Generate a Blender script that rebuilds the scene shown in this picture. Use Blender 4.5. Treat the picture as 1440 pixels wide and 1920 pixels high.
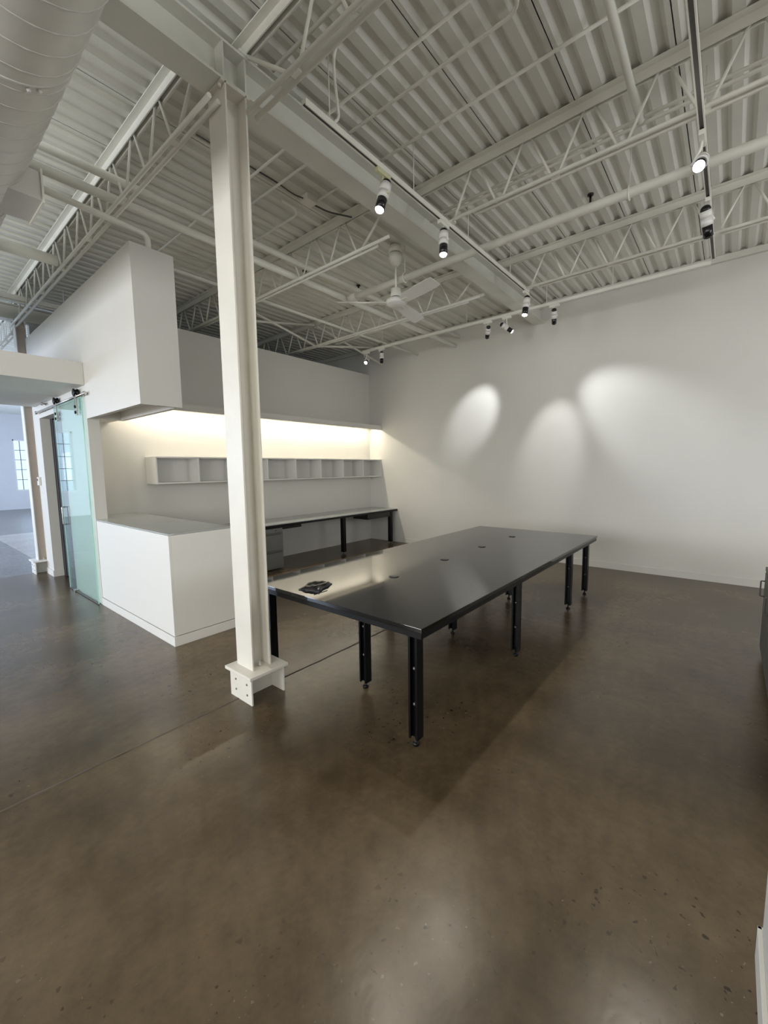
import bpy, bmesh, math, random
from mathutils import Vector, Matrix
random.seed(7)
for o in list(bpy.data.objects): bpy.data.objects.remove(o)
SC = bpy.context.scene
COL = SC.collection
R = math.radians
# ------------------------------------------------------------------ camera
H = 1.5
YAW, PIT, ROL, FPX = .69468, -.103252, -.0136925, 779.41
fw = Vector((math.cos(YAW)*math.cos(PIT), math.sin(YAW)*math.cos(PIT), math.sin(PIT)))
r0 = Vector((math.sin(YAW), -math.cos(YAW), 0)); u0 = r0.cross(fw)
rr = math.cos(ROL)*r0 + math.sin(ROL)*u0; uu = -math.sin(ROL)*r0 + math.cos(ROL)*u0
cam = bpy.data.cameras.new('camera'); cam.sensor_fit = 'HORIZONTAL'; cam.sensor_width = 36
cam.lens = FPX/1440*36; cam.clip_start = .02; cam.clip_end = 200
camo = bpy.data.objects.new('camera', cam); COL.objects.link(camo)
m3 = Matrix((rr, uu, -fw)).transposed()
camo.matrix_world = Matrix.Translation((0, 0, H)) @ m3.to_4x4()
SC.camera = camo
# ------------------------------------------------------------------ view, world
SC.view_settings.view_transform = 'Standard'; SC.view_settings.look = 'None'
SC.view_settings.gamma = 1; SC.view_settings.use_curve_mapping = False
SC.view_settings.exposure = -0.75
W = bpy.data.worlds.new('sky'); SC.world = W; W.use_nodes = True
wn = W.node_tree; bg = wn.nodes['Background']
bg.inputs[0].default_value = (.62, .78, 1, 1); bg.inputs[1].default_value = 2.6
# ------------------------------------------------------------------ daylight at the windows (the windows themselves are built below)
def lamp(name, kind, loc, aim, energy, color, parent=None, **kw):
    d = bpy.data.lights.new(name, kind); d.energy = energy; d.color = color
    for k, v in kw.items(): setattr(d, k, v)
    o = bpy.data.objects.new(name, d); COL.objects.link(o); o.location = loc
    o.rotation_euler = (Vector(aim)-Vector(loc)).to_track_quat('-Z', 'Y').to_euler()
    return o
DAY = (1, .985, .95)
for i, y in enumerate((-2.2, 1.6, 5.4)):
    lamp('window_daylight', 'AREA', (-5.85, y, 2.0), (0, y, 2.0), 255, DAY, shape='RECTANGLE', size=2.0, size_y=2.0)
for i, x in enumerate((-3.6, 3.6)):
    lamp('window_daylight', 'AREA', (x, -4.05, 2.0), (x, 3, 2.0), 105, DAY, shape='RECTANGLE', size=2.4, size_y=2.0)
lamp('window_daylight', 'AREA', (7.85, 14.5, 2.0), (2.0, 14.5, 1.6), 1500, (.60, .73, 1), shape='RECTANGLE', size=6.5, size_y=2.0)
lamp('window_daylight', 'AREA', (-5.85, 12.5, 2.0), (0, 12.5, 1.6), 1000, (.66, .78, 1), shape='RECTANGLE', size=5, size_y=2.0)

# ------------------------------------------------------------------ materials
def mat(name, base, rough=.5, metal=0, bump=0, bscale=60, var=0, vscale=4, coat=0, coatr=.1, spec=.5, emis=None, estr=0, c2=None):
    m = bpy.data.materials.new(name); m.use_nodes = True
    n = m.node_tree.nodes; l = m.node_tree.links; b = n['Principled BSDF']
    b.inputs['Base Color'].default_value = (*base, 1); b.inputs['Roughness'].default_value = rough
    b.inputs['Metallic'].default_value = metal; b.inputs['Specular IOR Level'].default_value = spec
    b.inputs['Coat Weight'].default_value = coat; b.inputs['Coat Roughness'].default_value = coatr
    tc = n.new('ShaderNodeTexCoord')
    if var or c2:
        t = n.new('ShaderNodeTexNoise'); t.inputs['Scale'].default_value = vscale; t.inputs['Detail'].default_value = 5
        l.new(tc.outputs['Object'], t.inputs['Vector'])
        rp = n.new('ShaderNodeValToRGB'); rp.color_ramp.elements[0].position = .3; rp.color_ramp.elements[1].position = .7
        a = c2 if c2 else tuple(c*(1-var) for c in base); e = base if c2 else tuple(min(1, c*(1+var)) for c in base)
        rp.color_ramp.elements[0].color = (*a, 1); rp.color_ramp.elements[1].color = (*e, 1)
        l.new(t.outputs['Fac'], rp.inputs['Fac']); l.new(rp.outputs['Color'], b.inputs['Base Color'])
    if bump:
        t2 = n.new('ShaderNodeTexNoise'); t2.inputs['Scale'].default_value = bscale; t2.inputs['Detail'].default_value = 3
        l.new(tc.outputs['Object'], t2.inputs['Vector'])
        bp = n.new('ShaderNodeBump'); bp.inputs['Strength'].default_value = bump; bp.inputs['Distance'].default_value = .01
        l.new(t2.outputs['Fac'], bp.inputs['Height']); l.new(bp.outputs['Normal'], b.inputs['Normal'])
    if emis:
        b.inputs['Emission Color'].default_value = (*emis, 1); b.inputs['Emission Strength'].default_value = estr
    return m
M = {}
M['wall'] = mat('wall_paint', (.70, .685, .64), .55, bump=.08, bscale=180, var=.02, vscale=1.5)
M['white'] = mat('white_lacquer', (.80, .79, .75), .35, bump=.01, bscale=40)
M['ceil'] = mat('sprayed_ceiling_paint', (.74, .735, .67), .6, bump=.15, bscale=90, var=.04, vscale=3)
M['steel'] = mat('painted_steel', (.72, .715, .65), .45, bump=.05, bscale=60, var=.04, vscale=5)
M['bar'] = mat('painted_bar', (.84, .83, .755), .45, var=.04, vscale=6)
M['cream'] = mat('cream_column_paint', (.77, .74, .66), .45, bump=.06, bscale=50, var=.05, vscale=3)
M['pink'] = mat('pinkish_column_paint', (.68, .57, .50), .5, bump=.06, bscale=40, c2=(.72, .63, .56), vscale=6)
M['black'] = mat('black_laminate', (.006, .006, .006), .04, bump=.01, bscale=2, spec=.85)
M['blackedge'] = mat('black_edge_banding', (.006, .006, .006), .35, spec=.3)
M['blackmetal'] = mat('black_powder_coat', (.004, .0045, .006), .30, spec=.25, bump=.02, bscale=120)
M['blackplastic'] = mat('black_plastic', (.008, .008, .009), .25, bump=.35, bscale=30)
M['grey'] = mat('grey_cabinet_enamel', (.20, .20, .20), .4, bump=.02, bscale=80)
M['greydark'] = mat('dark_grey_laminate', (.10, .095, .085), .5, bump=.02, bscale=80)
M['chrome'] = mat('brushed_steel', (.55, .54, .52), .25, metal=1, var=.05, vscale=40)
M['dark'] = mat('dark_door_paint', (.018, .018, .024), .5, var=.1)
M['desk'] = mat('white_glass_worktop', (.44, .46, .45), .02, spec=.9, var=.01)
M['duct'] = mat('galvanised_duct_painted', (.68, .67, .62), .38, bump=.03, bscale=15, var=.03, vscale=8)
M['plug'] = mat('yellowed_plastic', (.66, .64, .42), .45, var=.03)
M['lens'] = mat('lit_lens', (1, 1, 1), .3, emis=(1, .95, .84), estr=60, var=.001)
M['lensoff'] = mat('unlit_lens', (.03, .03, .03), .1, var=.05)
M['recessglow'] = mat('recess_glow_panel', (.9, .88, .82), .4, emis=(1, .94, .82), estr=.7, var=.001)  # added glow for the bulkhead recess, which only reflects light
M['led'] = mat('led_strip', (1, .95, .8), .3, emis=(1, .90, .70), estr=6, var=.001)
M['pane'] = None
M['screw'] = mat('screw_head', (.22, .21, .19), .35, metal=.6, var=.05)

def glass_mat(name, tint, r0=.05, rough=0.0):
    m = bpy.data.materials.new(name); m.use_nodes = True; n = m.node_tree.nodes; l = m.node_tree.links
    for x in list(n): n.remove(x)
    out = n.new('ShaderNodeOutputMaterial'); mx = n.new('ShaderNodeMixShader')
    tr = n.new('ShaderNodeBsdfTransparent'); tr.inputs[0].default_value = (*tint, 1)
    gl = n.new('ShaderNodeBsdfGlossy'); gl.inputs['Roughness'].default_value = rough; gl.inputs[0].default_value = (1, 1, 1, 1)
    lw = n.new('ShaderNodeLayerWeight'); lw.inputs[0].default_value = .5
    p = n.new('ShaderNodeMath'); p.operation = 'POWER'; p.inputs[1].default_value = 5
    ml = n.new('ShaderNodeMath'); ml.operation = 'MULTIPLY_ADD'; ml.inputs[1].default_value = 1-r0; ml.inputs[2].default_value = r0
    l.new(lw.outputs['Facing'], p.inputs[0]); l.new(p.outputs[0], ml.inputs[0]); l.new(ml.outputs[0], mx.inputs[0])
    l.new(tr.outputs[0], mx.inputs[1]); l.new(gl.outputs[0], mx.inputs[2]); l.new(mx.outputs[0], out.inputs[0])
    return m
M['glass'] = glass_mat('green_tinted_glass', (.87, .96, .935))
M['glassedge'] = mat('green_glass_edge', (.45, .78, .68), .15, var=.02)
M['pane'] = glass_mat('window_glass', (.96, .98, 1))

def floor_mat(name, a, b, pale=False):
    m = bpy.data.materials.new(name); m.use_nodes = True; n = m.node_tree.nodes; l = m.node_tree.links
    bs = n['Principled BSDF']; tc = n.new('ShaderNodeTexCoord')
    def noise(s, d=6, ro=.6):
        t = n.new('ShaderNodeTexNoise'); t.inputs['Scale'].default_value = s; t.inputs['Detail'].default_value = d
        t.inputs['Roughness'].default_value = ro; l.new(tc.outputs['Object'], t.inputs['Vector']); return t
    def ramp(t, stops):
        r = n.new('ShaderNodeValToRGB'); e = r.color_ramp.elements
        while len(e) < len(stops): e.new(.5)
        for k, (p, c) in enumerate(stops): e[k].position = p; e[k].color = (*c, 1)
        l.new(t.outputs[0], r.inputs['Fac']); return r
    big = ramp(noise(.9, 8, .62), [(.32, a), (.5, tuple((x+y)/2 for x, y in zip(a, b))), (.68, b)])
    sm = ramp(noise(14, 8, .7), [(.3, (.78, .78, .78)), (.7, (1.12, 1.1, 1.06))])
    mx = n.new('ShaderNodeMixRGB'); mx.blend_type = 'MULTIPLY'; mx.inputs[0].default_value = 1
    l.new(big.outputs[0], mx.inputs[1]); l.new(sm.outputs[0], mx.inputs[2])
    # pits and pale flecks gathered in worn areas
    worn = ramp(noise(1.1, 3), [(.48, (0, 0, 0)), (.66, (1, 1, 1))])
    last = mx
    for sc, thr, col, seed in ((34, .655, (.016, .011, .008), 0), (46, .70, (.24, .20, .15), 9.3)):
        t = noise(sc, 2, .5); mp = n.new('ShaderNodeMapping'); mp.inputs['Location'].default_value = (seed, seed*.7, 0)
        l.new(tc.outputs['Object'], mp.inputs[0]); l.new(mp.outputs[0], t.inputs['Vector'])
        k = ramp(t, [(thr, (0, 0, 0)), (thr+.03, (1, 1, 1))])
        mu = n.new('ShaderNodeMath'); mu.operation = 'MULTIPLY'; l.new(k.outputs[0], mu.inputs[0]); l.new(worn.outputs[0], mu.inputs[1])
        m2 = n.new('ShaderNodeMixRGB'); l.new(mu.outputs[0], m2.inputs[0]); l.new(last.outputs[0], m2.inputs[1]); m2.inputs[2].default_value = (*col, 1); last = m2
    l.new(last.outputs[0], bs.inputs['Base Color'])
    bs.inputs['Roughness'].default_value = .27
    bp = n.new('ShaderNodeBump'); bp.inputs['Strength'].default_value = .08; bp.inputs['Distance'].default_value = .03
    l.new(noise(3.2, 7, .6).outputs['Fac'], bp.inputs['Height']); l.new(bp.outputs[0], bs.inputs['Normal'])
    bs.inputs['Specular IOR Level'].default_value = .45
    return m
M['floor'] = floor_mat('stained_concrete', (.050, .034, .018), (.165, .123, .076))
M['floorfar'] = floor_mat('far_room_concrete', (.13, .125, .125), (.20, .195, .195))
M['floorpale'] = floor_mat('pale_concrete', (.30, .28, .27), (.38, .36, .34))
M['ridge'] = mat('joint_patch', (.13, .10, .072), .5, bump=.3, bscale=30, c2=(.07, .052, .038), vscale=3)
M['joint'] = mat('joint_filler', (.050, .038, .028), .6, var=.2, vscale=5)

# ------------------------------------------------------------------ geometry helpers
def bx(bm, x0, x1, y0, y1, z0, z1, bev=0):
    v = [bm.verts.new((x, y, z)) for z in (z0, z1) for y in (y0, y1) for x in (x0, x1)]
    fs = [bm.faces.new([v[i] for i in q]) for q in ((0, 2, 3, 1), (4, 5, 7, 6), (0, 1, 5, 4), (2, 6, 7, 3), (0, 4, 6, 2), (1, 3, 7, 5))]
    if bev:
        es = set(e for f in fs for e in f.edges)
        bmesh.ops.bevel(bm, geom=list(es), offset=bev, segments=2, affect='EDGES', profile=.6)
    return bm
def frame_at(d):
    d = d.normalized(); a = Vector((0, 0, 1)) if abs(d.z) < .9 else Vector((1, 0, 0))
    x = d.cross(a).normalized(); return x, d.cross(x)
def tube(bm, pts, r, n=10, caps=True):
    pts = [Vector(p) for p in pts]; rings = []
    rs = r if isinstance(r, (list, tuple)) else [r]*len(pts)
    for i, p in enumerate(pts):
        d = (pts[min(i+1, len(pts)-1)]-pts[max(i-1, 0)])
        x, y = frame_at(d)
        if rings:
            # keep the frame from flipping
            px = lastx; px = px-d.normalized()*px.dot(d.normalized())
            if px.length > 1e-6: x = px.normalized(); y = d.normalized().cross(x)
        lastx = x
        rings.append([bm.verts.new(p+rs[i]*(math.cos(2*math.pi*k/n)*x+math.sin(2*math.pi*k/n)*y)) for k in range(n)])
    for a, b in zip(rings, rings[1:]):
        for k in range(n):
            f = bm.faces.new((a[k], a[(k+1) % n], b[(k+1) % n], b[k])); f.smooth = True
    if caps:
        bm.faces.new(rings[0][::-1]); bm.faces.new(rings[-1])
    return bm
def lathe(bm, o, axis, prof, n=20):
    """prof: (distance along axis, radius)"""
    o = Vector(o); d = Vector(axis).normalized(); x, y = frame_at(d); rings = []
    for t, r in prof:
        rings.append([bm.verts.new(o+d*t+max(r, 1e-4)*(math.cos(2*math.pi*k/n)*x+math.sin(2*math.pi*k/n)*y)) for k in range(n)])
    for a, b in zip(rings, rings[1:]):
        for k in range(n):
            f = bm.faces.new((a[k], a[(k+1) % n], b[(k+1) % n], b[k])); f.smooth = True
    bm.faces.new(rings[0][::-1]); bm.faces.new(rings[-1]); return bm
def bend(p, r, k=6):
    """polyline with rounded corners"""
    p = [Vector(q) for q in p]; out = [p[0]]
    for a, b, c in zip(p, p[1:], p[2:]):
        u = (a-b).normalized(); v = (c-b).normalized()
        for i in range(k+1):
            t = i/k; q0 = b+u*r; q2 = b+v*r
            out.append(q0*(1-t)**2+b*2*t*(1-t)+q2*t*t)
    out.append(p[-1]); return out
def B(): return bmesh.new()
ORG = {}
def mesh(name, bm):
    me = bpy.data.meshes.new(name); bmesh.ops.recalc_face_normals(bm, faces=bm.faces); bm.to_mesh(me); bm.free(); return me
def tag(o, label=None, cat=None, group=None, kind=None):
    if label: o['label'] = label
    if cat: o['category'] = cat
    if group: o['group'] = group
    if kind: o['kind'] = kind
    return o
def obj(name, bm, m, parent=None, origin=None):
    """bm is in world coordinates; the mesh is stored relative to its thing's base"""
    org = ORG[parent.name] if parent else Vector(origin if origin else (0, 0, 0))
    bmesh.ops.translate(bm, verts=bm.verts, vec=-org)
    me = mesh(name, bm); me.materials.append(M[m]); o = bpy.data.objects.new(name, me); COL.objects.link(o)
    if parent: o.parent = parent; ORG[o.name] = org
    else: o.location = org; ORG[o.name] = org
    return o
def thing(name, label, cat, loc, group=None):
    o = bpy.data.objects.new(name, None); COL.objects.link(o); o.location = loc; o.empty_display_size = .1
    ORG[o.name] = Vector(loc); return tag(o, label, cat, group)
def struct(name, bm, m, parent=None, label=None):
    o = obj(name, bm, m, parent)
    if not parent: o['kind'] = 'structure'
    if label: o['label'] = label
    return o
def copies(name, me, spots, parent):
    """alike pieces sharing mesh data; spots are world matrices or locations"""
    res = []
    for s in spots:
        o = bpy.data.objects.new(name, me); COL.objects.link(o); o.parent = parent
        if isinstance(s, Matrix): o.matrix_local = Matrix.Translation(-ORG[parent.name]) @ s
        else: o.location = Vector(s)-ORG[parent.name]
        ORG[o.name] = ORG[parent.name]; res.append(o)
    return res

# ================================================================== the setting
XW = 6.697; YB = 5.95
f = struct('floor', bx(B(), -6.2, 8.2, -4.4, 24, -.30, -.006), 'joint')
for y0, y1 in ((-4.2, 2.418), (2.422, 8.05), (8.056, 23.5)):
    obj('floor_slab', bx(B(), -6, XW if y0 < 5 else 8, y0, y1, -.006, 0), 'floorfar' if y0 > 8 else 'floor', f)
jf = B(); jr = random.Random(3); nj = 110; rows = []
for i in range(nj+1):
    x = -6+12.69*i/nj; w = .005+.006*jr.random(); o_ = .010*math.sin(x*1.7)+.006*(jr.random()-.5)
    rows.append([jf.verts.new((x, 2.42+o_+e*w, -.004 if abs(e) > 1 else .0035)) for e in (-1.6, -.6, .6, 1.6)])
for p, q in zip(rows, rows[1:]):
    for k in range(3): jf.faces.new((p[k], q[k], q[k+1], p[k+1])).smooth = True
obj('joint_ridge', jf, 'ridge', f)['label'] = 'pale patched joint ridge in the concrete'
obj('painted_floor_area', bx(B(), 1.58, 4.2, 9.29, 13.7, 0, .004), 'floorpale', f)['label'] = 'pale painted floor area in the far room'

ZD = 3.985
c = struct('ceiling', bx(B(), -6.2, 8.2, -4.4, 24, 4.06, 4.25), 'ceil')
P4 = .57; pitch = .1425; DPT = .026
pb = B(); prof = []
y = 0
prof.append((.0035, 0))
for k in range(4):
    c0 = k*pitch+pitch/2
    prof += [(c0-.042, 0), (c0-.019, DPT), (c0+.019, DPT), (c0+.042, 0)]
prof.append((P4-.0035, 0))
X0, X1 = -6.0, XW
lo = [[pb.verts.new((x, py, pz)) for py, pz in prof] for x in (X0, X1)]
hi = [[pb.verts.new((x, py, pz+.003)) for py, pz in prof] for x in (X0, X1)]
for k in range(len(prof)-1):
    pb.faces.new((lo[0][k], lo[0][k+1], lo[1][k+1], lo[1][k])); pb.faces.new((hi[0][k], hi[1][k], hi[1][k+1], hi[0][k+1]))
    for e in (0, 1): pb.faces.new((lo[e][k], hi[e][k], hi[e][k+1], lo[e][k+1]))
for k in (0, -1): pb.faces.new((lo[0][k], lo[1][k], hi[1][k], hi[0][k]))
pm = mesh('deck_panel', pb); pm.materials.append(M['ceil'])
copies('deck_panel', pm, [Vector((0, .392+P4*k, ZD)) for k in range(-8, 41)], c)

struct('wall_right', bx(B(), XW, XW+.2, -4.2, 8.4, 0, 4.05), 'wall')
struct('baseboard_right', bx(B(), XW-.014, XW, -4.2, YB, 0, .095, .003), 'wall')
struct('trim_1', bx(B(), XW-.05, XW, -4.2, 2.30, 3.915, 3.984), 'steel')
struct('trim_2', bx(B(), XW-.05, XW, 2.49, 8.2, 3.915, 3.984), 'steel')
struct('wall_back', bx(B(), 1.6, XW, YB, YB+.12, 0, 3.46), 'wall')
# side wall in line with the counter: pier behind the glass door, header, far pier
wb = B(); bx(wb, 1.484, 1.6, 5.43, 6.42, 0, 2.27); bx(wb, 1.484, 1.6, 7.51, 7.88, 0, 2.27)
bx(wb, 1.484, 1.6, 5.43, 7.88, 2.27, 3.42)
ws = struct('wall_side', wb, 'wall')
bb = B(); bx(bb, 1.472, 1.484, 7.50, 7.88, 0, .09, .002); bx(bb, 1.472, 1.60, 7.498, 7.51, 0, .09, .002)
struct('baseboard_side', bb, 'wall')
# the dark room behind the opening
struct('wall_light_block', bx(B(), 1.6, XW, 8.2, 8.32, 0, 3.9), 'wall')  # unseen wall, added to block light from the far room
struct('wall_closet', bx(B(), 3.4, 3.5, YB+.12, 8.2, 0, 2.7), 'wall')
struct('ceiling_light_block', bx(B(), 1.6, 3.5, YB+.12, 8.2, 2.62, 2.7), 'wall')  # unseen lid, added to stop light coming in over the top
db = B(); bx(db, 1.602, 1.66, 7.40, 7.52, 0, 2.27)
d1 = struct('door_1', db, 'dark')
db = B(); bx(db, 1.61, 1.65, 6.42, 7.40, .01, 2.25); obj('door_leaf', db, 'dark', d1)
# outer shell behind the camera and the far room
def wall_windows(name, axis, at, lo_, hi_, holes, z1=4.05, th=.2, mt='wall'):
    """wall with rectangular openings (a0,a1,z0,z1); axis 'x' = wall plane x=at, runs along y"""
    bm = B()
    def seg(a0, a1, zz0, zz1):
        if a1-a0 < 1e-4 or zz1-zz0 < 1e-4: return
        if axis == 'x': bx(bm, at, at+th, a0, a1, zz0, zz1)
        else: bx(bm, a0, a1, at, at+th, zz0, zz1)
    cur = lo_
    for a0, a1, z0, zt in sorted(holes):
        seg(cur, a0, 0, z1); seg(a0, a1, 0, z0); seg(a0, a1, zt, z1); cur = a1
    seg(cur, hi_, 0, z1)
    return struct(name, bm, mt)
M['farwall'] = mat('far_wall_paint', (.70, .70, .70), .55, bump=.05, bscale=120, var=.02)
wall_windows('wall_far', 'y', 23.3, 1.9, 8.2, [(3.62, 4.9, .78, 2.95)], mt='farwall')
wall_windows('wall_far_left', 'y', 17.6, -6.2, 1.9, [(-1.42, .2, .84, 2.93)], mt='farwall')
struct('wall_far_return', bx(B(), 1.75, 1.9, 17.8, 23.3, 0, 4.05), 'farwall')
wall_windows('wall_far_right', 'x', 8.0, 8.32, 23.5, [(11, 18, .9, 3.0)], mt='farwall')
struct('wall_inner_right', bx(B(), XW, 8.2, 8.32, 8.45, 0, 4.05), 'farwall')
wall_windows('wall_left', 'x', -6.2, -4.4, 17.8, [(-3.2, -1.2, 1.0, 3.0), (.6, 2.6, 1.0, 3.0), (4.4, 6.4, 1.0, 3.0), (10, 15, 1.0, 3.0)])
wall_windows('wall_front', 'y', -4.4, -6.0, XW+.2, [(-4.8, -2.4, 1.0, 3.0), (2.4, 4.8, 1.0, 3.0)])
# wall end beside the camera on the right
struct('wall_near', bx(B(), -1.2, 1.576, -.30, -.15, 0, 2.6), 'wall')
nb = B(); bx(nb, -1.2, 1.588, -.15, -.138, 0, .1, .002); bx(nb, 1.576, 1.588, -.312, -.138, 0, .1, .002)
struct('baseboard_near', nb, 'wall')
# windows: frame, muntins, panes
def window(n, axis, at, a0, a1, z0, z1, acuts, zcuts, fr=.05, mu=.022, fm='white', mm='greydark'):
    def q(bm, u0_, u1_, w0, w1, d0, d1):
        if axis == 'y': bx(bm, u0_, u1_, at+d0, at+d1, w0, w1)
        else: bx(bm, at+d0, at+d1, u0_, u1_, w0, w1)
        return bm
    bm = B(); q(bm, a0, a0+fr, z0, z1, 0, .1); q(bm, a1-fr, a1, z0, z1, 0, .1); q(bm, a0, a1, z0, z0+fr, -.05, .1); q(bm, a0, a1, z1-fr, z1, 0, .1)
    w = struct('window_%d' % n, bm, fm)
    A = [a0+fr]+acuts+[a1-fr]; Z = [z0+fr]+zcuts+[z1-fr]
    for a in acuts: obj('muntin', q(B(), a-mu/2, a+mu/2, z0+fr, z1-fr, .03, .06), mm, w)
    for z in zcuts:
        for i in range(len(A)-1): obj('muntin', q(B(), A[i]+mu/2, A[i+1]-mu/2, z-mu/2, z+mu/2, .03, .06), mm, w)
    for i in range(len(A)-1):
        for k in range(len(Z)-1): obj('pane', q(B(), A[i], A[i+1], Z[k], Z[k+1], .042, .048), 'pane', w)
window(1, 'y', 23.35, 3.62, 4.9, .78, 2.95, [3.86, 4.22, 4.58], [1.25, 1.68, 2.1, 2.5])
window(2, 'y', 17.65, -1.42, .2, .84, 2.93, [-1.18, -.82, -.46, -.1], [1.25, 1.66, 2.07, 2.5])
for i, y in enumerate((-3.2, .6, 4.4)): window(3+i, 'x', -6.15, y, y+2, 1.0, 3.0, [y+.66, y+1.33], [1.66, 2.33])
for i, x in enumerate((-4.8, 2.4)): window(7+i, 'y', -4.35, x, x+2.4, 1.0, 3.0, [x+.8, x+1.6], [1.66, 2.33])
window(6, 'x', 8.05, 11, 18, .9, 3.0, [12, 13, 14, 15, 16, 17], [1.6, 2.3])
window(9, 'x', -6.15, 10, 15, 1.0, 3.0, [11, 12, 13, 14], [1.66, 2.33])

# ------------------------------------------------------------------ steel beams and columns
def ibeam(bm, x0, x1, yc, z0, z1, w, tf=.014, tw=.01):
    bx(bm, x0, x1, yc-w/2, yc+w/2, z0, z0+tf); bx(bm, x0, x1, yc-w/2, yc+w/2, z1-tf, z1); bx(bm, x0, x1, yc-tw/2, yc+tw/2, z0+tf, z1-tf)
BZ0, BZ1 = 3.69, 3.905
t = thing('roof_beam', 'pale grey steel I-beam over the white column running to the right wall', 'beam', (1.5, 2.40, BZ0))
bm = B(); ibeam(bm, -6.0, XW, 2.40, BZ0, BZ1, .17); obj('girder', bm, 'steel', t)
for x in (1.426, 1.566):
    for s in (-1, 1):
        obj('stiffener', bx(B(), x-.005, x+.005, min(2.4+s*.006, 2.4+s*.083), max(2.4+s*.006, 2.4+s*.083), BZ0+.014, BZ1-.014), 'steel', t)
t = thing('roof_beam', 'far steel I-beam above the hanging canopy at left', 'beam', (1.5, 8.05, BZ0))
bm = B(); ibeam(bm, -6.0, XW, 8.06, BZ0, BZ1, .17); obj('girder', bm, 'steel', t)

scr = B(); lathe(scr, (0, 0, 0), (-1, 0, 0), [(0, .007), (.004, .007), (.006, .003)], 8); scr = mesh('screw', scr); scr.materials.append(M['screw'])
def column(label, xc, yc, m1, m2, dx=.141, dy=.185, zt=BZ0, web=True):
    t = thing('steel_column', label, 'column', (xc, yc, 0))
    x0, x1 = xc-dx/2, xc+dx/2; tf = .011
    ZP = .205
    sh = B(); bx(sh, x0, x0+tf, yc-dy/2, yc+dy/2, ZP, zt, .002); bx(sh, x1-tf, x1, yc-dy/2, yc+dy/2, ZP, zt, .002)
    s = obj('shaft', sh, m1, t); obj('web', bx(B(), x0+tf, x1-tf, yc-.004, yc+.004, ZP, zt), m2, t)
    # stool base
    bx0, bx1, by0, by1 = xc-.113, xc+.143, yc-.135, yc+.115
    obj('base_plate', bx(B(), bx0-.025, bx1+.012, by0-.03, by1+.02, ZP-.022, ZP, .004), m1, t)
    for a in (bx0, bx1-.012): obj('base_cheek', bx(B(), a, a+.012, by0, by1, 0, ZP-.022, .002), m1, t)
    obj('base_web', bx(B(), bx0+.012, bx1-.012, yc-.004, yc+.006, 0, ZP-.022), m1, t)
    copies('screw', scr, [Vector((bx0, y, z)) for y in (by0+.05, by0+.18) for z in (.06, .13)], t)
    for sy in (-1, 1): obj('anchor_bolt', lathe(B(), (xc+.01, yc+sy*.05, ZP), (0, 0, 1), [(0, .012), (.012, .012), (.013, .007), (.03, .007)], 8), m1, t)
    tb = B(); bx(tb, x0-.02, x1+.02, yc-dy/2, yc+dy/2, zt-.012, zt-.001); obj('cap_plate', tb, m1, t)
    for sy in (-1, 1): obj('cap_bolt', lathe(B(), (x0-.012, yc+sy*.06, zt-.012), (0, 0, -1), [(0, .012), (.012, .012), (.014, .006)], 8), m1, t)
    return t
column('cream painted steel H column beside the black table', 1.4955, 2.405, 'cream', 'cream')
column('far pinkish steel column by the sliding glass door', 1.455, 8.03, 'white', 'pink', dx=.12, dy=.15)  # flanges coloured white for the light on them, web pinkish

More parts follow.
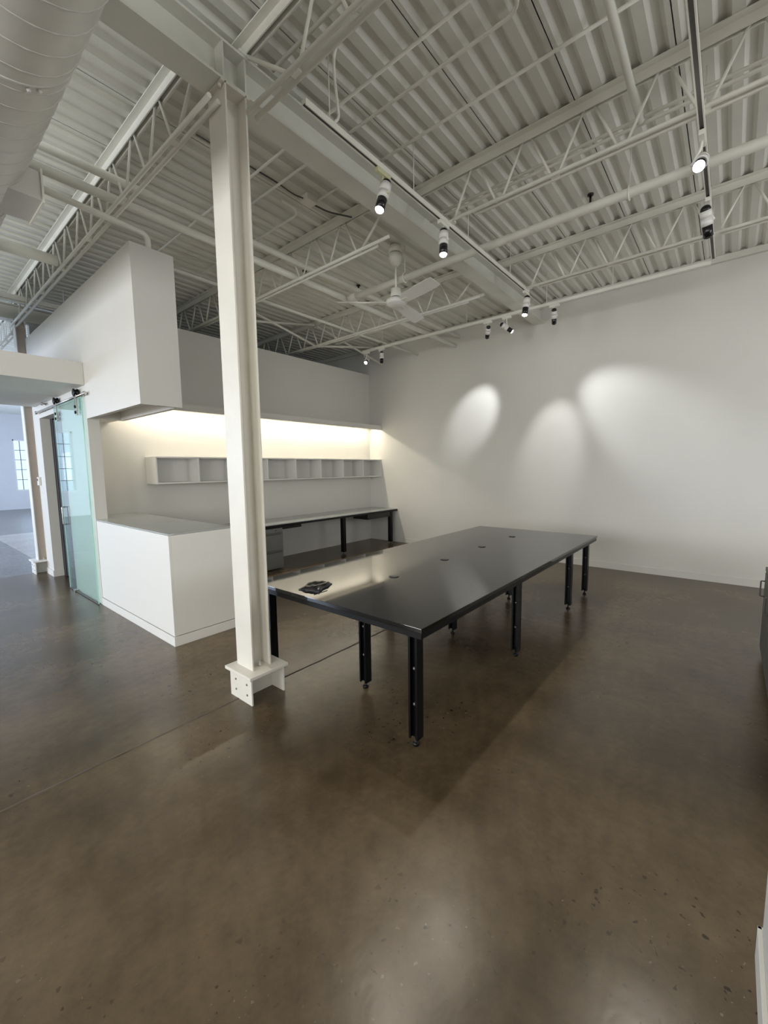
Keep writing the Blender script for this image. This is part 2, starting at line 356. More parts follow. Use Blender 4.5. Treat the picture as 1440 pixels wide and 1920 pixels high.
# ------------------------------------------------------------------ open web joists
ZT0, ZT1, ZB0, ZB1 = 3.922, 3.984, 3.575, 3.615
webmesh = {}
def rod_mesh(a, b, r=.0095):
    bm = tube(B(), [a, b], r, 8); me = mesh('web_bar', bm); me.materials.append(M['bar']); return me
def rodat(yb, yt, up):      # shared: bar from (yb,ZB1-.02) to (yt,ZT0+.02)
    k = round(yt-yb, 4)
    if k not in webmesh: webmesh[k] = rod_mesh((0, 0, ZB1-.02), (0, k, ZT0+.02))
    return webmesh[k]
def joist(label, x, ya, yb, node0, bot_a, group=None, nmax=99):
    """ya = end over the beam, yb = far end, node0 = first bottom node, bot_a = where the bottom chord stops"""
    s = 1 if yb > ya else -1
    t = thing('roof_joist', label, 'joist', (x, ya, ZB0), group)
    y0, y1 = sorted((ya, yb))
    bm = B()
    for e in (-1, 1):
        a, b = (x+.012, x+.062) if e > 0 else (x-.062, x-.012)
        bx(bm, a, b, y0, y1, ZT1-.007, ZT1)
        c_ = x+e*.012; bx(bm, min(c_, c_+e*.007), max(c_, c_+e*.007), y0, y1, ZT0, ZT1-.007)
    obj('top_chord', bm, 'bar', t)
    for e in (-1, 1):
        bm = B(); b0, b1 = sorted((bot_a if e < 0 else bot_a+(0 if abs(x-1.5) < .2 else s*.18), yb))
        tube(bm, [(x+e*.028, b0, ZB0+.018), (x+e*.028, b1, ZB0+.018)], .0145, 8)
        obj('bottom_chord', bm, 'bar', t)
    # seat
    obj('seat', bx(B(), x-.06, x+.06, min(ya-s*.02, ya+s*.10), max(ya-s*.02, ya+s*.10), BZ1, ZT0), 'steel', t)
    per = .43; yb_ = node0; k = 0
    bm = tube(B(), [(x, ya+s*.07, ZT0+.012), (x, node0-s*.035, ZB1-.012)], .0125, 8); obj('end_bar', bm, 'bar', t)
    while (yb-yb_)*s > per*1.2 and k < nmax:
        yt = yb_+s*per/2
        for (p, q) in ((yb_+s*.022, yt-s*.03), (yb_+s*per-s*.022, yt+s*.03)):
            me = rodat(p, q, 1)
            o = bpy.data.objects.new('web_bar', me); COL.objects.link(o); o.parent = t; o.location = Vector((x, p, 0))-ORG[t.name]; ORG[o.name] = ORG[t.name]
        yb_ += s*per; k += 1
    if 'sp' not in webmesh:
        webmesh['sp'] = mesh('spacer', bx(B(), -.03, .03, -.03, .03, ZB0+.012, ZB0+.024)); webmesh['sp'].materials.append(M['bar'])
    copies('spacer', webmesh['sp'], [Vector((x, node0+s*.86*i, 0)) for i in range(min(8, int(abs(yb-node0)/.86)))], t)
    return t
joist('open-web roof joist passing right of the white column top', 1.59, 2.41, -4.1, 1.89, 2.30)
joist('open-web roof joist crossing the ceiling behind the unlit black spotlight', 5.06, 2.38, -4.1, 1.95, 2.02)
joist('nearest full open-web joist across the upper right ceiling', 3.31, 2.38, -4.1, 1.96, 1.93)
joist('open-web roof joist running left from the white column to the canopy', 1.385, 2.41, 8.05, 2.85, 2.36)
joist('open-web roof joist left of the beam above the ceiling fan', 3.15, 2.42, 8.05, 2.90, 2.50)
joist('open-web roof joist beyond the ceiling fan near the right wall', 4.92, 2.42, 8.05, 2.90, 2.50)
joist('open-web roof joist in the far room beyond the canopy', 1.45, 8.07, 13.7, 8.5, 8.3)
joist('open-web roof joist in the far room nearer its windows', 3.0, 8.4, 17.0, 8.8, 8.6, nmax=14)
# bridging rods above the back partition (crossed braces)
t = thing('cross_bracing', 'crossed white bracing bars between joists above the back partition', 'bracing', (4.0, 6.0, 3.6))
for a, b in (((3.2, 5.55, 3.60), (4.88, 5.55, 3.93)), ((3.2, 5.55, 3.93), (4.88, 5.55, 3.60)), ((4.95, 5.55, 3.60), (6.66, 5.55, 3.93)), ((4.95, 5.55, 3.93), (6.66, 5.55, 3.60))):
    obj('brace', tube(B(), [a, b], .018, 8), 'bar', t)

# ------------------------------------------------------------------ duct
DX, DZ, DR = .413, 3.36, .30
t = thing('spiral_duct', 'large white spiral air duct hanging at upper left', 'duct', (DX, 2, DZ))
bm = B(); tube(bm, [(DX, y, DZ) for y in (-4.0, 9.9)], DR, 48); obj('duct_body', bm, 'duct', t)
sm = B(); pts = []
turn = .125; N = 28
for i in range(int((9.8+1.0)/turn*N)):
    a = 2*math.pi*i/N; pts.append((DX+math.cos(a)*(DR+.001), -1.0+turn*i/N, DZ+math.sin(a)*(DR+.001)))
tube(sm, pts, .0035, 4); obj('spiral_seam', sm, 'duct', t)
for y in (2.3,):
    cb = B(); tube(cb, [(DX, y-.006, DZ), (DX, y+.006, DZ)], DR+.004, 48); obj('joint_band', cb, 'duct', t)
for a in (-68, -60):
    obj('duct_screw', lathe(B(), (DX+math.cos(R(a))*DR, 2.32, DZ+math.sin(R(a))*DR), (math.cos(R(a)), 0, math.sin(R(a))), [(0, .008), (.01, .008), (.012, .003)], 8), 'white', t)
rg = B(); bx(rg, .56, .76, 3.27, 3.605, 3.13, 3.29)
obj('register_box', rg, 'duct', t)
rg = B()
for a in ((.76, .770, 3.255, 3.62, 3.115, 3.135), (.76, .770, 3.255, 3.62, 3.285, 3.305), (.76, .770, 3.255, 3.275, 3.135, 3.285), (.76, .770, 3.60, 3.62, 3.135, 3.285)): bx(rg, *a)
obj('register_flange', rg, 'bar', t)
for k in range(5): obj('louvre', bx(B(), .760, .767, 3.275, 3.60, 3.150+k*.028, 3.155+k*.028), 'bar', t)

# ------------------------------------------------------------------ pipes and conduits
def pipe(name, label, cat, pts, r, m='bar', rad=None, group=None, n=12):
    p = bend(pts, rad) if rad else pts
    o = obj(name, tube(B(), p, r, n), m, None, pts[0]); return tag(o, label, cat, group)
t = thing('sprinkler_main', 'thick white sprinkler pipe slung across the upper right ceiling', 'pipe', (3.967, 1.0, 3.64))
obj('pipe', tube(B(), [(3.967, -4.1, 3.64), (3.967, 3.78, 3.64)], .037, 16), 'bar', t)
obj('elbow', tube(B(), [(3.967, 3.70, 3.64), (3.967, 3.822, 3.64)], .046, 16), 'bar', t)
for y in (.74, 2.95):
    h = obj('pipe_hanger', tube(B(), [(3.967, y, 3.69), (3.967, y, 3.99)], .005, 6), 'bar', t)
    obj('hanger_ring', tube(B(), [(3.967+.043*math.cos(a), y, 3.64+.05*math.sin(a)) for a in [2*math.pi*k/16 for k in range(17)]], .007, 6), 'bar', t)
pipe('sprinkler_pipe', 'lower of the two long pipes running to the right wall behind the fan', 'pipe', [(.76, 3.86, 3.64), (6.69, 3.88, 3.65)], .034)
pipe('sprinkler_pipe', 'upper of the two long pipes running to the right wall behind the fan', 'pipe', [(.76, 3.82, 3.77), (6.69, 3.81, 3.79)], .030)
pipe('drain_pipe', 'white pipe dropping down behind the tall white bulkhead', 'pipe', [(.73, 3.93, 3.55), (1.66, 4.02, 3.55), (1.66, 4.02, 3.422)], .024, rad=.06)
pipe('service_pipe', 'thick pipe crossing under the joist at far left above the bulkhead', 'pipe', [(.74, 5.28, 3.60), (1.30, 5.27, 3.60)], .05)
pipe('conduit', 'first thin conduit right of the beam, with a drop to the track', 'conduit', [(2.20, 6.5, 3.955), (2.20, .2, 3.955)], .011)
pipe('conduit', 'second thin conduit right of the beam, bending away at top', 'conduit', [(2.405, 4.2, 3.955), (2.42, 1.0, 3.955), (2.24, 1.0, 3.955)], .011, rad=.10)
pipe('conduit', 'third thin conduit right of the beam, longest of the three', 'conduit', [(2.775, 3.055, 3.955), (2.775, .3, 3.955)], .011)
pipe('conduit', 'conduit bending round beside the column over the fan', 'conduit', [(2.775, 5.2, 3.955), (2.79, 3.30, 3.955), (2.56, 3.30, 3.955)], .011, rad=.14)
pipe('conduit', 'thin pair of lines along the nearest upper right joist, lower one', 'conduit', [(3.50, 2.3, 3.80), (3.50, -4, 3.80)], .012)
pipe('conduit', 'thin pair of lines along the nearest upper right joist, upper one', 'conduit', [(3.53, 2.3, 3.86), (3.53, -4, 3.86)], .012)
pipe('conduit', 'conduit following the joist that passes the white column', 'conduit', [(1.75, 2.3, 3.94), (1.75, -4, 3.94)], .012)
pipe('conduit', 'conduit behind the joist at the white column, next to deck', 'conduit', [(1.83, 2.3, 3.90), (1.83, -4, 3.90)], .014)
pipe('branch_pipe', 'stubby pipe ending in a cap above the upper right joist', 'pipe', [(1.2, .60, 3.82), (3.47, .60, 3.80)], .022)
pipe('branch_pipe', 'slim pipe along the ceiling between the fan and the right wall', 'pipe', [(5.14, 2.55, 3.712), (5.34, 5.5, 3.712)], .020)
pipe('branch_pipe', 'slim pipe running diagonally high above the back partition', 'pipe', [(2.0, 4.69, 3.645), (6.69, 4.69, 3.645)], .018)
t = thing('junction_box', 'small square electrical box on the ceiling left of the beam', 'electrical box', (2.72, 3.12, 3.9))
obj('box', bx(B(), 2.66, 2.78, 3.06, 3.17, 3.93, 3.985, .004), 'bar', t)
obj('cable', tube(B(), bend([(1.7, 3.17, 3.97), (2.4, 3.15, 3.97), (2.55, 3.12, 3.93), (2.66, 3.12, 3.95)], .06), .006, 6), 'greydark', t)
obj('cable', tube(B(), bend([(2.78, 3.12, 3.95), (2.95, 3.10, 3.95), (3.12, 2.95, 3.92)], .06), .007, 6), 'greydark', t)
for lab, p in (('small black ceiling hook above the thick sprinkler pipe', (4.39, 1.135)), ('small black ceiling hook left of the fan rod', (4.36, 4.03)), ('small black hook under the joist left of the fan', (3.61, 4.25))):
    t = thing('ceiling_hook', lab, 'hook', (*p, 3.93), 'black ceiling hooks')
    obj('plate', lathe(B(), (*p, 3.985), (0, 0, -1), [(0, .028), (.012, .028), (.02, .012)], 10), 'blackplastic', t)
    obj('shank', tube(B(), bend([(*p, 3.97), (*p, 3.91), (p[0]+.01, p[1], 3.88)], .01), .010, 6), 'blackplastic', t)
t = thing('fluorescent_batten', 'short white strip light behind the top of the bulkhead', 'light fitting', (1.6, 7.15, 3.68))
obj('housing', bx(B(), 1.1, 1.95, 7.10, 7.20, 3.70, 3.76, .005), 'bar', t); obj('diffuser', bx(B(), 1.12, 1.93, 7.115, 7.185, 3.675, 3.70, .01), 'white', t)
obj('chain', tube(B(), [(1.3, 7.15, 3.76), (1.3, 7.15, 3.98)], .004, 6), 'bar', t); obj('chain', tube(B(), [(1.8, 7.15, 3.76), (1.8, 7.15, 3.98)], .004, 6), 'bar', t)

# ------------------------------------------------------------------ lighting tracks and spotlights
def track(label, a, b, wires, wires_top=3.99):
    a = Vector(a); b = Vector(b); t = thing('lighting_track', label, 'light track', a)
    bm = B()
    if abs(b.x-a.x) > abs(b.y-a.y):
        bx(bm, a.x, b.x, a.y-.018, a.y+.018, a.z+.008, a.z+.032); obj('rail', bm, 'bar', t)
        g = B(); bx(g, a.x, b.x, a.y-.018, a.y-.011, a.z-.004, a.z+.008); bx(g, a.x, b.x, a.y+.011, a.y+.018, a.z-.004, a.z+.008); obj('rail_lip', g, 'bar', t)
        obj('groove', bx(B(), a.x+.002, b.x-.002, a.y-.011, a.y+.011, a.z+.004, a.z+.008), 'greydark', t)
    else:
        bx(bm, a.x-.018, a.x+.018, min(a.y, b.y), max(a.y, b.y), a.z+.008, a.z+.032); obj('rail', bm, 'bar', t)
        y0, y1 = sorted((a.y, b.y)); g = B(); bx(g, a.x-.018, a.x-.011, y0, y1, a.z-.004, a.z+.008); bx(g, a.x+.011, a.x+.018, y0, y1, a.z-.004, a.z+.008); obj('rail_lip', g, 'bar', t)
        obj('groove', bx(B(), a.x-.011, a.x+.011, y0+.002, y1-.002, a.z+.004, a.z+.008), 'greydark', t)
    for w in wires: obj('hanger_wire', tube(B(), [(w[0], w[1], a.z+.03), (w[0], w[1], wires_top)], .0035, 6), 'bar', t)
    return t
T1 = track('lighting track hung along the right side of the beam', (1.72, 1.985, 3.565), (5.12, 1.985, 3.565), [(1.92, 1.985), (2.79, 1.985), (3.65, 1.985), (4.6, 1.985)])
obj('feed_conduit', tube(B(), bend([(1.93, 1.92, 3.985), (1.93, 1.95, 3.93), (1.97, 1.985, 3.86), (2.0, 1.985, 3.66), (1.95, 1.985, 3.60)], .03), .009, 8), 'bar', T1)
T2 = track('lighting track at upper right carrying the glaring spotlight', (.80, .256, 3.56), (5.56, .256, 3.56), [(1.8, .256), (3.53, .256), (5.1, .256)])
T3 = track('lighting track parallel to the right wall', (5.67, .28, 3.56), (5.67, 5.16, 3.56), [(5.67, .44), (5.67, 1.19), (5.67, 1.95), (5.67, 3.1), (5.67, 4.7)])
def spot(label, p, aim, lit, power=0, size=R(40), blend=.6, color=(1, .95, .86), drop=.075, s=1.0, plug='bar'):
    p = Vector(p); aim = Vector(aim).normalized(); t = thing('track_spotlight', label, 'spotlight', p, 'track spotlights')
    ax = Vector((1, 0, 0)) if p.x < 5.6 else Vector((0, 1, 0))
    L = .055*s
    bm = B(); a0 = p-ax*L; a1 = p+ax*L
    bx(bm, min(a0.x, a1.x)-.016, max(a0.x, a1.x)+.016, min(a0.y, a1.y)-.016, max(a0.y, a1.y)+.016, p.z-.034, p.z-.004, .003); obj('adapter', bm, plug, t)
    ctr = p+Vector((0, 0, -.034-drop-.05*s))
    x, y = frame_at(aim); off = x*.048*s
    obj('yoke', tube(B(), bend([p+Vector((0, 0, -.034)), p+Vector((0, 0, -.034-drop*.5)), ctr+off], .02), .008*s, 8), plug, t)
    r = .036*s; o0 = ctr-aim*.12*s
    obj('back_cap', lathe(B(), o0, aim, [(0, .008), (.004*s, r*.55), (.012*s, r*.8), (.024*s, r*.95), (.038*s, r)], 20), 'blackplastic', t)
    b = obj('body', lathe(B(), o0, aim, [(.038*s, r), (.038*s, r*1.14), (.09*s, r*1.14), (.09*s, r*1.05), (.096*s, r*1.05), (.096*s, r*1.14), (.145*s, r*1.14), (.145*s, r*.9)], 20), 'white', t)
    n = 20; bb_ = B(); lathe(bb_, o0, aim, [(.145*s, r*.95), (.225*s, r*.95)], n); obj('barrel', bb_, 'blackplastic', t)
    obj('lens', lathe(B(), o0, aim, [(.2252*s, r*.86), (.235*s, r*.70), (.240*s, r*.3)], n), 'lens' if lit else 'lensoff', t)
    cb = tube(B(), bend([p+ax*.03+Vector((0, 0, -.034)), p+ax*.07+Vector((0, 0, -.07)), o0-aim*.02+ax*.02, o0+aim*.004], .03), .0035, 6); obj('cord', cb, 'white', t)
    if power:
        l = lamp('spot_lamp', 'SPOT', o0+aim*.25*s, o0+aim*2, power, color, spot_size=size, spot_blend=blend, shadow_soft_size=.045)
    return t
WARM = (1, .92, .79); COOL = (.94, .97, 1)
zt = 3.565
spot('lit spotlight nearest the white column on the beam track', (2.42, 1.985, zt), (-.30, .10, -1), True, 110, R(95), 1, WARM, plug='plug')
spot('lit spotlight in the middle of the beam track above the table', (3.22, 1.985, zt), (-.12, -.06, -1), True, 110, R(95), 1, WARM)
spot('lit spotlight at the far end of the beam track', (5.07, 1.985, zt), (-.12, .08, -1), True, 110, R(90), 1, WARM)
spot('glaring lit spotlight facing the camera at upper right', (3.485, .256, 3.56), (-.78, .02, -.60), True, 150, R(80), 1, WARM)
spot('unlit black-nosed spotlight at upper right below the glaring one', (4.333, .256, 3.56), (.45, -.12, -.9), False)
zt = 3.56
PW = 120
spot('spotlight on the wall track, nearer the corner of a close pair', (5.67, 2.763, zt), (1.03, .69, -.97), False, PW*1.15, R(37), .75, COOL, s=.85)
spot('spotlight on the wall track tilted sideways with a lit nose', (5.67, 2.485, zt), (1.03, -1.385, -1.17), True, PW*1.5, R(40), .85, COOL, s=.85)
spot('spotlight standing alone on the wall track right of the beam end', (5.67, 1.85, zt), (1.03, .295, -1.55), False, PW, R(37), .85, (.98, .98, 1), s=.85)
spot('unlit spotlight on the wall track next to the lit corner one', (5.67, 4.73, zt), (0, .02, -1), False, s=.85)
spot('lit spotlight on the wall track closest to the back corner', (5.67, 5.07, zt), (-.75, -.35, -.55), True, 25, R(90), 1, WARM, s=.85)
# further spotlights of the same track, above the camera
spot('spotlight on the upper right track just above the picture edge', (2.0, .256, 3.56), (.5, .3, -1), True, 45, R(90), 1, WARM)

# ------------------------------------------------------------------ ceiling fan
FX, FY, FZ = 3.90, 3.03, 3.37
t = thing('ceiling_fan', 'white three-blade ceiling fan hanging left of the beam', 'fan', (FX, FY, FZ))
obj('mounting_canopy', lathe(B(), (FX, FY, 3.99), (0, 0, -1), [(0, .03), (.01, .06), (.05, .075), (.085, .08), (.09, .07)], 20), 'bar', t)
obj('canopy_gap', lathe(B(), (FX, FY, 3.905), (0, 0, -1), [(0, .068), (.012, .068)], 20), 'blackplastic', t)
obj('canopy_cup', lathe(B(), (FX, FY, 3.893), (0, 0, -1), [(0, .075), (.05, .073), (.10, .055), (.125, .03), (.13, .016)], 20), 'bar', t)
obj('downrod', tube(B(), [(FX, FY, 3.77), (FX, FY, 3.50)], .012, 12), 'bar', t)
obj('motor_cup', lathe(B(), (FX, FY, 3.53), (0, 0, -1), [(0, .03), (.01, .055), (.09, .062), (.10, .06)], 20), 'bar', t)
obj('motor_gap', lathe(B(), (FX, FY, 3.43), (0, 0, -1), [(0, .055), (.012, .055)], 20), 'blackplastic', t)
obj('motor', lathe(B(), (FX, FY, 3.418), (0, 0, -1), [(0, .075), (.012, .10), (.035, .115), (.06, .108), (.068, .085), (.07, .08), (.076, .075), (.08, .03)], 28), 'white', t)
for a in (-105, 11, 132):
    bm = B(); n = 8; L0, L1 = .10, .66
    rows = []
    for i in range(n+1):
        u = i/n; rad = L0+(L1-L0)*u; w = .055+.018*math.sin(u*2.2) if i else .035
        if i == n: w -= .006
        rows.append([bm.verts.new((rad, s*w, zz-s*w*.30)) for s in (-1, 1) for zz in (0, .006)])
    for p, q in zip(rows, rows[1:]):
        for i0, i1 in ((0, 2), (2, 3), (3, 1), (1, 0)): bm.faces.new((p[i0], p[i1], q[i1], q[i0]))
    bm.faces.new((rows[0][0], rows[0][2], rows[0][3], rows[0][1])); bm.faces.new((rows[-1][0], rows[-1][1], rows[-1][3], rows[-1][2]))
    bmesh.ops.transform(bm, matrix=Matrix.Translation((FX, FY, FZ)) @ Matrix.Rotation(R(a), 4, 'Z'), verts=bm.verts)
    b = obj('blade', bm, 'white', t)
    bm = bx(B(), .06, .20, -.02, .02, -.008, .0, .002); bmesh.ops.transform(bm, matrix=Matrix.Translation((FX, FY, FZ)) @ Matrix.Rotation(R(a), 4, 'Z'), verts=bm.verts)
    obj('blade_iron', bm, 'bar', b)

# ------------------------------------------------------------------ bulkhead, light shelf, canopy
t = thing('bulkhead', 'tall white box bulkhead hanging over the counter', 'bulkhead', (1.66, 4.7, 2.09))
bm = B(); X0, X1, Y0, Y1, Z0, Z1 = 1.484, 1.843, 3.96, 5.95, 2.09, 3.42
bx(bm, X0, X1, Y0, 5.43, 2.19, Z1)
bx(bm, X0, X0+.045, Y0, 5.43, Z0, 2.19); bx(bm, X1-.045, X1, Y0, 5.43, Z0, 2.19); bx(bm, X0+.045, X1-.045, Y0, Y0+.045, Z0, 2.19); bx(bm, X0+.045, X1-.045, 5.385, 5.43, Z0, 2.19)
obj('shell', bm, 'wall', t)
struct('wall_return', bx(B(), 1.601, X1, 5.431, YB-.001, Z0+.02, Z1), 'wall')
obj('recess_glow', bx(B(), X0+.12, X1-.12, Y0+.2, 5.2, 2.176, 2.19), 'recessglow', t)  # glowing panel added to brighten the recess, no lamp of the place
t = thing('light_shelf', 'long white ledge with a hidden warm strip light on the back wall', 'light shelf', (4.3, YB, 2.3))
bm = B(); bx(bm, X1, XW, 5.61, YB, 2.375, 2.392); bx(bm, X1, XW, 5.61, 5.63, 2.30, 2.375); obj('ledge', bm, 'wall', t)
obj('led_strip', bx(B(), 1.95, 6.62, 5.745, 5.775, 2.3715, 2.3745), 'led', t)
l = lamp('led_light', 'AREA', (4.3, 5.76, 2.370), (4.3, 5.79, 0), 52, (1, .91, .74), shape='RECTANGLE', size=4.6, size_y=.03)
t = thing('hanging_canopy', 'flat white canopy at left above the glass door', 'canopy', (.2, 6.5, 2.45))
bm = B(); bx(bm, -2.2, 1.482, 5.42, 7.70, 2.445, 2.68, .002); obj('box', bm, 'wall', t)
for x in (.75, -1.5): obj('hanger_rod', tube(B(), [(x, 6.9, 2.68), (x, 6.9, 3.99)], .008, 8), 'greydark', t)

# ------------------------------------------------------------------ counter, shelf, desk
t = thing('reception_counter', 'white boxed counter with glossy glass top under the bulkhead', 'counter', (1.78, 4.5, 0))
obj('side_panel', bx(B(), 1.487, 1.507, 3.597, 5.425, .09, .965, .002), 'white', t)
obj('end_panel', bx(B(), 1.507, 2.07, 3.597, 3.617, .09, .965, .002), 'white', t)
obj('inner_panel', bx(B(), 2.05, 2.07, 3.617, 5.425, .09, .965), 'white', t)
pl = B(); bx(pl, 1.482, 2.075, 3.592, 3.62, 0, .083, .002); bx(pl, 1.482, 1.51, 3.62, 5.425, 0, .083, .002); obj('plinth', pl, 'white', t)
obj('glass_top', bx(B(), 1.490, 2.075, 3.600, 5.427, .967, .979, .001), 'desk', t)
cw = thing('corner_worktop', 'small glossy white worktop piece in the corner behind the counter', 'worktop', (1.84, 5.7, .96)); obj('slab', bx(B(), 1.603, 2.075, 5.4275, YB-.002, .967, .979, .001), 'desk', cw); obj('support', bx(B(), 1.62, 2.06, 5.45, YB-.01, .02, .967), 'white', cw)
t = thing('cubby_shelf', 'long white wall-hung shelf of eight open cubbies', 'shelf', (4.4, YB, 1.35))
xs = [2.237+.5575*k for k in range(9)]; xs[-1] = XW-.002
YF = 5.63; th = .018
obj('top_board', bx(B(), xs[0], xs[-1], YF, YB-.001, 1.697-th, 1.697, .001), 'white', t)
obj('bottom_board', bx(B(), xs[0], xs[-1], YF, YB-.001, 1.345, 1.345+th, .001), 'white', t)
obj('back_board', bx(B(), xs[0], xs[-1], YB-.012, YB-.001, 1.345+th, 1.697-th), 'white', t)
for k, x in enumerate(xs):
    a = x if k == 0 else (x-th if k == 8 else x-th/2)
    obj('divider', bx(B(), a, a+th, YF+.002, YB-.012, 1.345+th, 1.697-th, .001), 'white', t)
t = thing('wall_desk', 'long white-topped desk with black edge along the back wall', 'desk', (4.5, 5.6, 0))
obj('top', bx(B(), 2.08, 6.69, 5.222, YB-.003, .680, .692, .001), 'desk', t)
obj('black_edge', bx(B(), 2.08, 6.69, 5.215, YB-.003, .648, .680), 'blackedge', t)
for x in (2.6, 5.182, 6.518):
    l = obj('leg', bx(B(), x-.035, x+.035, 5.235, 5.305, .03, .648, .003), 'blackmetal', t)
    obj('foot', lathe(B(), (x, 5.27, 0), (0, 0, 1), [(0, .02), (.008, .02), (.012, .008), (.03, .008)], 12), 'chrome', l)
for a, b, z in ((3.70, 4.22, .60), (5.80, 6.48, .545)):
    bm = B(); bx(bm, a, b, 5.24, 5.62, z, .648, .006); dr = obj('pencil_drawer', bm, 'blackplastic', t)
    obj('drawer_lip', bx(B(), a+.01, b-.01, 5.225, 5.24, z+.01, z+.025, .002), 'blackplastic', dr)
t = thing('file_cabinet', 'grey two-drawer steel file cabinet under the desk', 'cabinet', (3.63, 5.5, 0))
obj('body', bx(B(), 3.42, 3.84, 5.222, 5.80, .015, .63, .003), 'grey', t)
for z0, z1 in ((.035, .285), (.30, .56)):
    d = obj('drawer', bx(B(), 3.432, 3.815, 5.200, 5.222, z0, z1, .004), 'grey', t)
    obj('pull', bx(B(), 3.44, 3.80, 5.192, 5.20, z1-.022, z1-.004, .002), 'greydark', d)
obj('top_rail', bx(B(), 3.432, 3.815, 5.204, 5.222, .572, .625, .002), 'grey', t)
obj('lock', lathe(B(), (3.70, 5.204, .60), (0, -1, 0), [(0, .012), (.006, .012), (.007, .006)], 12), 'greydark', t)

# ------------------------------------------------------------------ sliding glass door
GX = 1.450
t = thing('sliding_glass_door', 'green-tinted frameless sliding glass door at left', 'door', (GX, 6.0, 0))
obj('glass_panel', bx(B(), GX, GX+.012, 5.47, 6.585, .012, 2.322), 'glass', t)
eg = B()
bx(eg, GX-.0005, GX+.0125, 5.467, 5.4705, .012, 2.322); bx(eg, GX-.0005, GX+.0125, 6.5845, 6.588, .012, 2.322); bx(eg, GX-.0005, GX+.0125, 5.47, 6.585, 2.321, 2.324)
obj('polished_edge', eg, 'glassedge', t)
for y in (5.62, 6.44):
    h = obj('hanger_strap', bx(B(), GX-.016, GX-.002, y-.022, y+.022, 2.14, 2.41, .002), 'chrome', t)
    obj('roller', lathe(B(), (GX-.03, y, 2.385), (1, 0, 0), [(0, .03), (.004, .042), (.014, .042), (.018, .034), (.034, .034), (.038, .042), (.05, .042), (.054, .03)], 20), 'blackmetal', h)
    for z in (2.17, 2.23): obj('clamp_bolt', lathe(B(), (GX-.016, y, z), (-1, 0, 0), [(0, .017), (.01, .017), (.012, .01)], 14), 'blackmetal', h)
hb = B(); tube(hb, bend([(GX, 6.48, 1.075), (GX-.03, 6.48, 1.075), (GX-.03, 6.48, .855), (GX, 6.48, .855)], .012), .009, 10); obj('pull_handle', hb, 'chrome', t)
obj('floor_guide', bx(B(), GX-.02, GX+.032, 6.30, 6.36, 0, .03, .003), 'chrome', t)
sw = bx(B(), GX+.001, GX+.011, 5.47, 6.585, .004, .012); obj('bottom_seal', sw, 'greydark', t)
t = thing('door_rail', 'brushed steel rail carrying the sliding glass door', 'rail', (GX, 6.4, 2.34))
obj('rail_tube', tube(B(), [(GX+.002, 5.33, 2.343), (GX+.002, 7.50, 2.343)], .0125, 12), 'chrome', t)
for y in (5.45, 6.0, 6.65, 7.15): obj('standoff', tube(B(), [(GX, y, 2.343), (1.484, y, 2.343)], .016, 10), 'chrome', t)
for y in (5.32, 7.49): obj('end_cap', lathe(B(), (GX+.002, y-.01, 2.343), (0, 1, 0), [(0, .014), (.004, .021), (.03, .021), (.034, .014)], 14), 'chrome', t)
t = thing('door_stop', 'small steel bracket on the wall above the rail', 'bracket', (1.47, 7.03, 2.42))
obj('plate', bx(B(), 1.470, 1.484, 6.98, 7.08, 2.40, 2.43, .002), 'chrome', t); obj('knob', lathe(B(), (1.47, 7.03, 2.415), (-1, 0, 0), [(0, .012), (.03, .012), (.032, .02), (.05, .02)], 12), 'chrome', t)
t = thing('wall_thermostat', 'small white wall control on the far wall end', 'thermostat', (1.484, 7.80, 1.39))
obj('case', bx(B(), 1.452, 1.484, 7.755, 7.845, 1.33, 1.45, .006), 'white', t); obj('dial', lathe(B(), (1.452, 7.80, 1.41), (-1, 0, 0), [(0, .018), (.006, .016)], 14), 'greydark', t)

# ------------------------------------------------------------------ the big table
TX0, TX1, TY0, TY1, TZ = 1.66, 5.235, 1.15, 2.635, .697
t = thing('work_table', 'large black glossy work table on black steel legs', 'table', (3.45, 1.9, 0))
obj('tabletop', bx(B(), TX0, TX1, TY0, TY1, TZ-.024, TZ, .002), 'black', t)
ap = B(); i_ = .006; bx(ap, TX0+i_, TX1-i_, TY0+i_, TY1-i_, TZ-.058, TZ-.027); obj('under_frame', ap, 'blackedge', t)
gv = B(); bx(gv, TX0+.012, TX1-.012, TY0+.012, TY1-.012, TZ-.027, TZ-.024); obj('shadow_gap', gv, 'blackmetal', t)
def leg(x, y, w=.058):
    z1 = TZ-.058; bm = B(); h = w/2; z0 = .045
    # folded channel: back plate with two flanges
    bx(bm, x-h, x+h, y-h, y-h+.006, z0, z1); bx(bm, x-h, x+h, y+h-.006, y+h, z0, z1); bx(bm, x-.003, x+.003, y-h+.006, y+h-.006, z0, z1)
    bx(bm, x-h, x-h+.005, y-h+.006, y-h+.013, z0, z1); bx(bm, x-h, x-h+.005, y+h-.013, y+h-.006, z0, z1)
    l = obj('leg', bm, 'blackmetal', t)
    obj('levelling_foot', lathe(B(), (x, y, 0), (0, 0, 1), [(0, .018), (.012, .02), (.018, .012), (.022, .007), (.07, .007)], 14), 'blackmetal', l)
    for z in (.24, .44): obj('bolt', lathe(B(), (x-.003, y, z), (-1, 0, 0), [(0, .009), (.012, .009), (.016, .004)], 10), 'screw', l)
for x, y in ((1.735, 1.24), (3.115, 1.245), (4.525, 1.25), (5.17, 1.25), (2.01, 1.86), (3.20, 1.87), (4.47, 1.88), (1.735, 2.535), (3.115, 2.535), (4.525, 2.535), (5.17, 2.535)): leg(x, y)
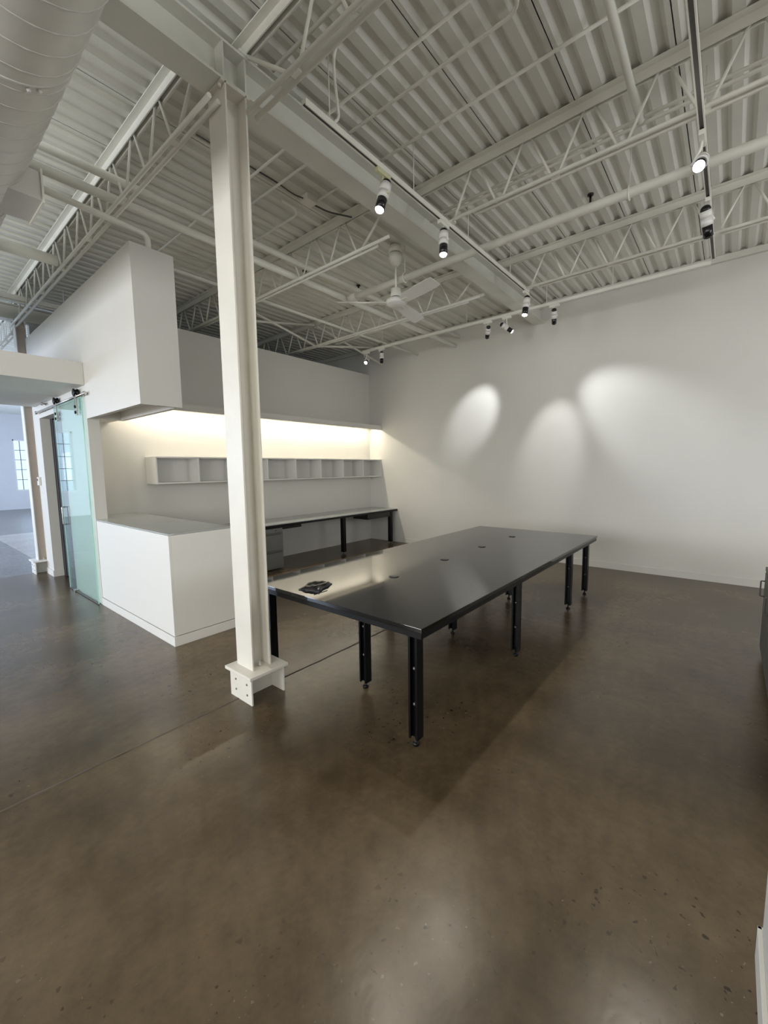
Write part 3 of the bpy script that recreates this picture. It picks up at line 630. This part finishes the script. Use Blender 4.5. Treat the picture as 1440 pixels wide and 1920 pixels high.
for x, y in ((2.386, 1.90), (3.113, 1.904), (3.849, 1.914), (4.624, 1.918)):
    g = obj('cable_grommet', lathe(B(), (x, y, TZ-.001), (0, 0, 1), [(0, .040), (.003, .040), (.004, .034), (.0042, .01)], 24), 'blackplastic', t)
    bm = B(); tube(bm, [(x+.030*math.cos(a), y+.030*math.sin(a), TZ+.004) for a in [R(120+18*k) for k in range(11)]], .003, 6); obj('slot_rim', bm, 'lensoff', g)
pbx = B(); bx(pbx, 1.690, 1.705, 2.512, 2.558, .14, .34, .003); obj('power_outlet', pbx, 'white', t)['label'] = 'white power outlet strip on the leg'

# black pouch on the table: soft crumpled slab
t = thing('black_pouch', 'small crumpled black pouch lying on the table', 'pouch', (1.84, 2.16, TZ))
bm = B(); nx, ny = 12, 9; hw, hl = .075, .10
gt = [[None]*(ny+1) for _ in range(nx+1)]; gb = [[None]*(ny+1) for _ in range(nx+1)]
ca, sa = math.cos(R(20)), math.sin(R(20))
for i in range(nx+1):
    for k in range(ny+1):
        u, v = i/nx*2-1, k/ny*2-1
        ed = (1-abs(u)**4)*(1-abs(v)**4); z = .006+.022*ed**.6+.006*math.sin(5*u+2*v)*ed+.004*math.sin(9*v-4*u)*ed
        px, py = u*hl*(1+.03*math.sin(6*v)), v*hw*(1+.05*math.sin(5*u))
        X, Y = 1.845+ca*px-sa*py, 2.155+sa*px+ca*py
        gt[i][k] = bm.verts.new((X, Y, TZ+z)); gb[i][k] = bm.verts.new((X, Y, TZ+.0008))
for i in range(nx):
    for k in range(ny):
        ff = bm.faces.new((gt[i][k], gt[i+1][k], gt[i+1][k+1], gt[i][k+1])); ff.smooth = True
        bm.faces.new((gb[i][k], gb[i][k+1], gb[i+1][k+1], gb[i+1][k]))
for i in range(nx):
    for k in (0, ny): bm.faces.new((gt[i][k], gb[i][k], gb[i+1][k], gt[i+1][k]))
for k in range(ny):
    for i in (0, nx): bm.faces.new((gt[i][k], gb[i][k], gb[i][k+1], gt[i][k+1]))
obj('bag', bm, 'blackplastic', t)
bm = B(); bx(bm, 1.78, 1.90, 2.10, 2.106, TZ+.027, TZ+.031); obj('zip', bm, 'lensoff', t)

# ------------------------------------------------------------------ low cabinet at the right edge of the picture
t = thing('low_cabinet', 'low dark grey cabinet at the right picture edge', 'cabinet', (3.4, -.5, 0))
obj('body', bx(B(), 2.2, 4.335, -.78, -.265, .06, .67), 'greydark', t)
obj('plinth', bx(B(), 2.22, 4.30, -.76, -.30, 0, .06), 'blackedge', t)
obj('top', bx(B(), 2.19, 4.350, -.79, -.250, .67, .70, .003), 'greydark', t)
for k in range(4):
    d = obj('door', bx(B(), 2.21+k*.53, 2.725+k*.53, -.265, -.249, .07, .66, .002), 'greydark', t)
    obj('handle', tube(B(), bend([(2.68+k*.53, -.249, .60), (2.68+k*.53, -.225, .60), (2.68+k*.53, -.225, .48), (2.68+k*.53, -.249, .48)], .008), .005, 8), 'greydark', d)
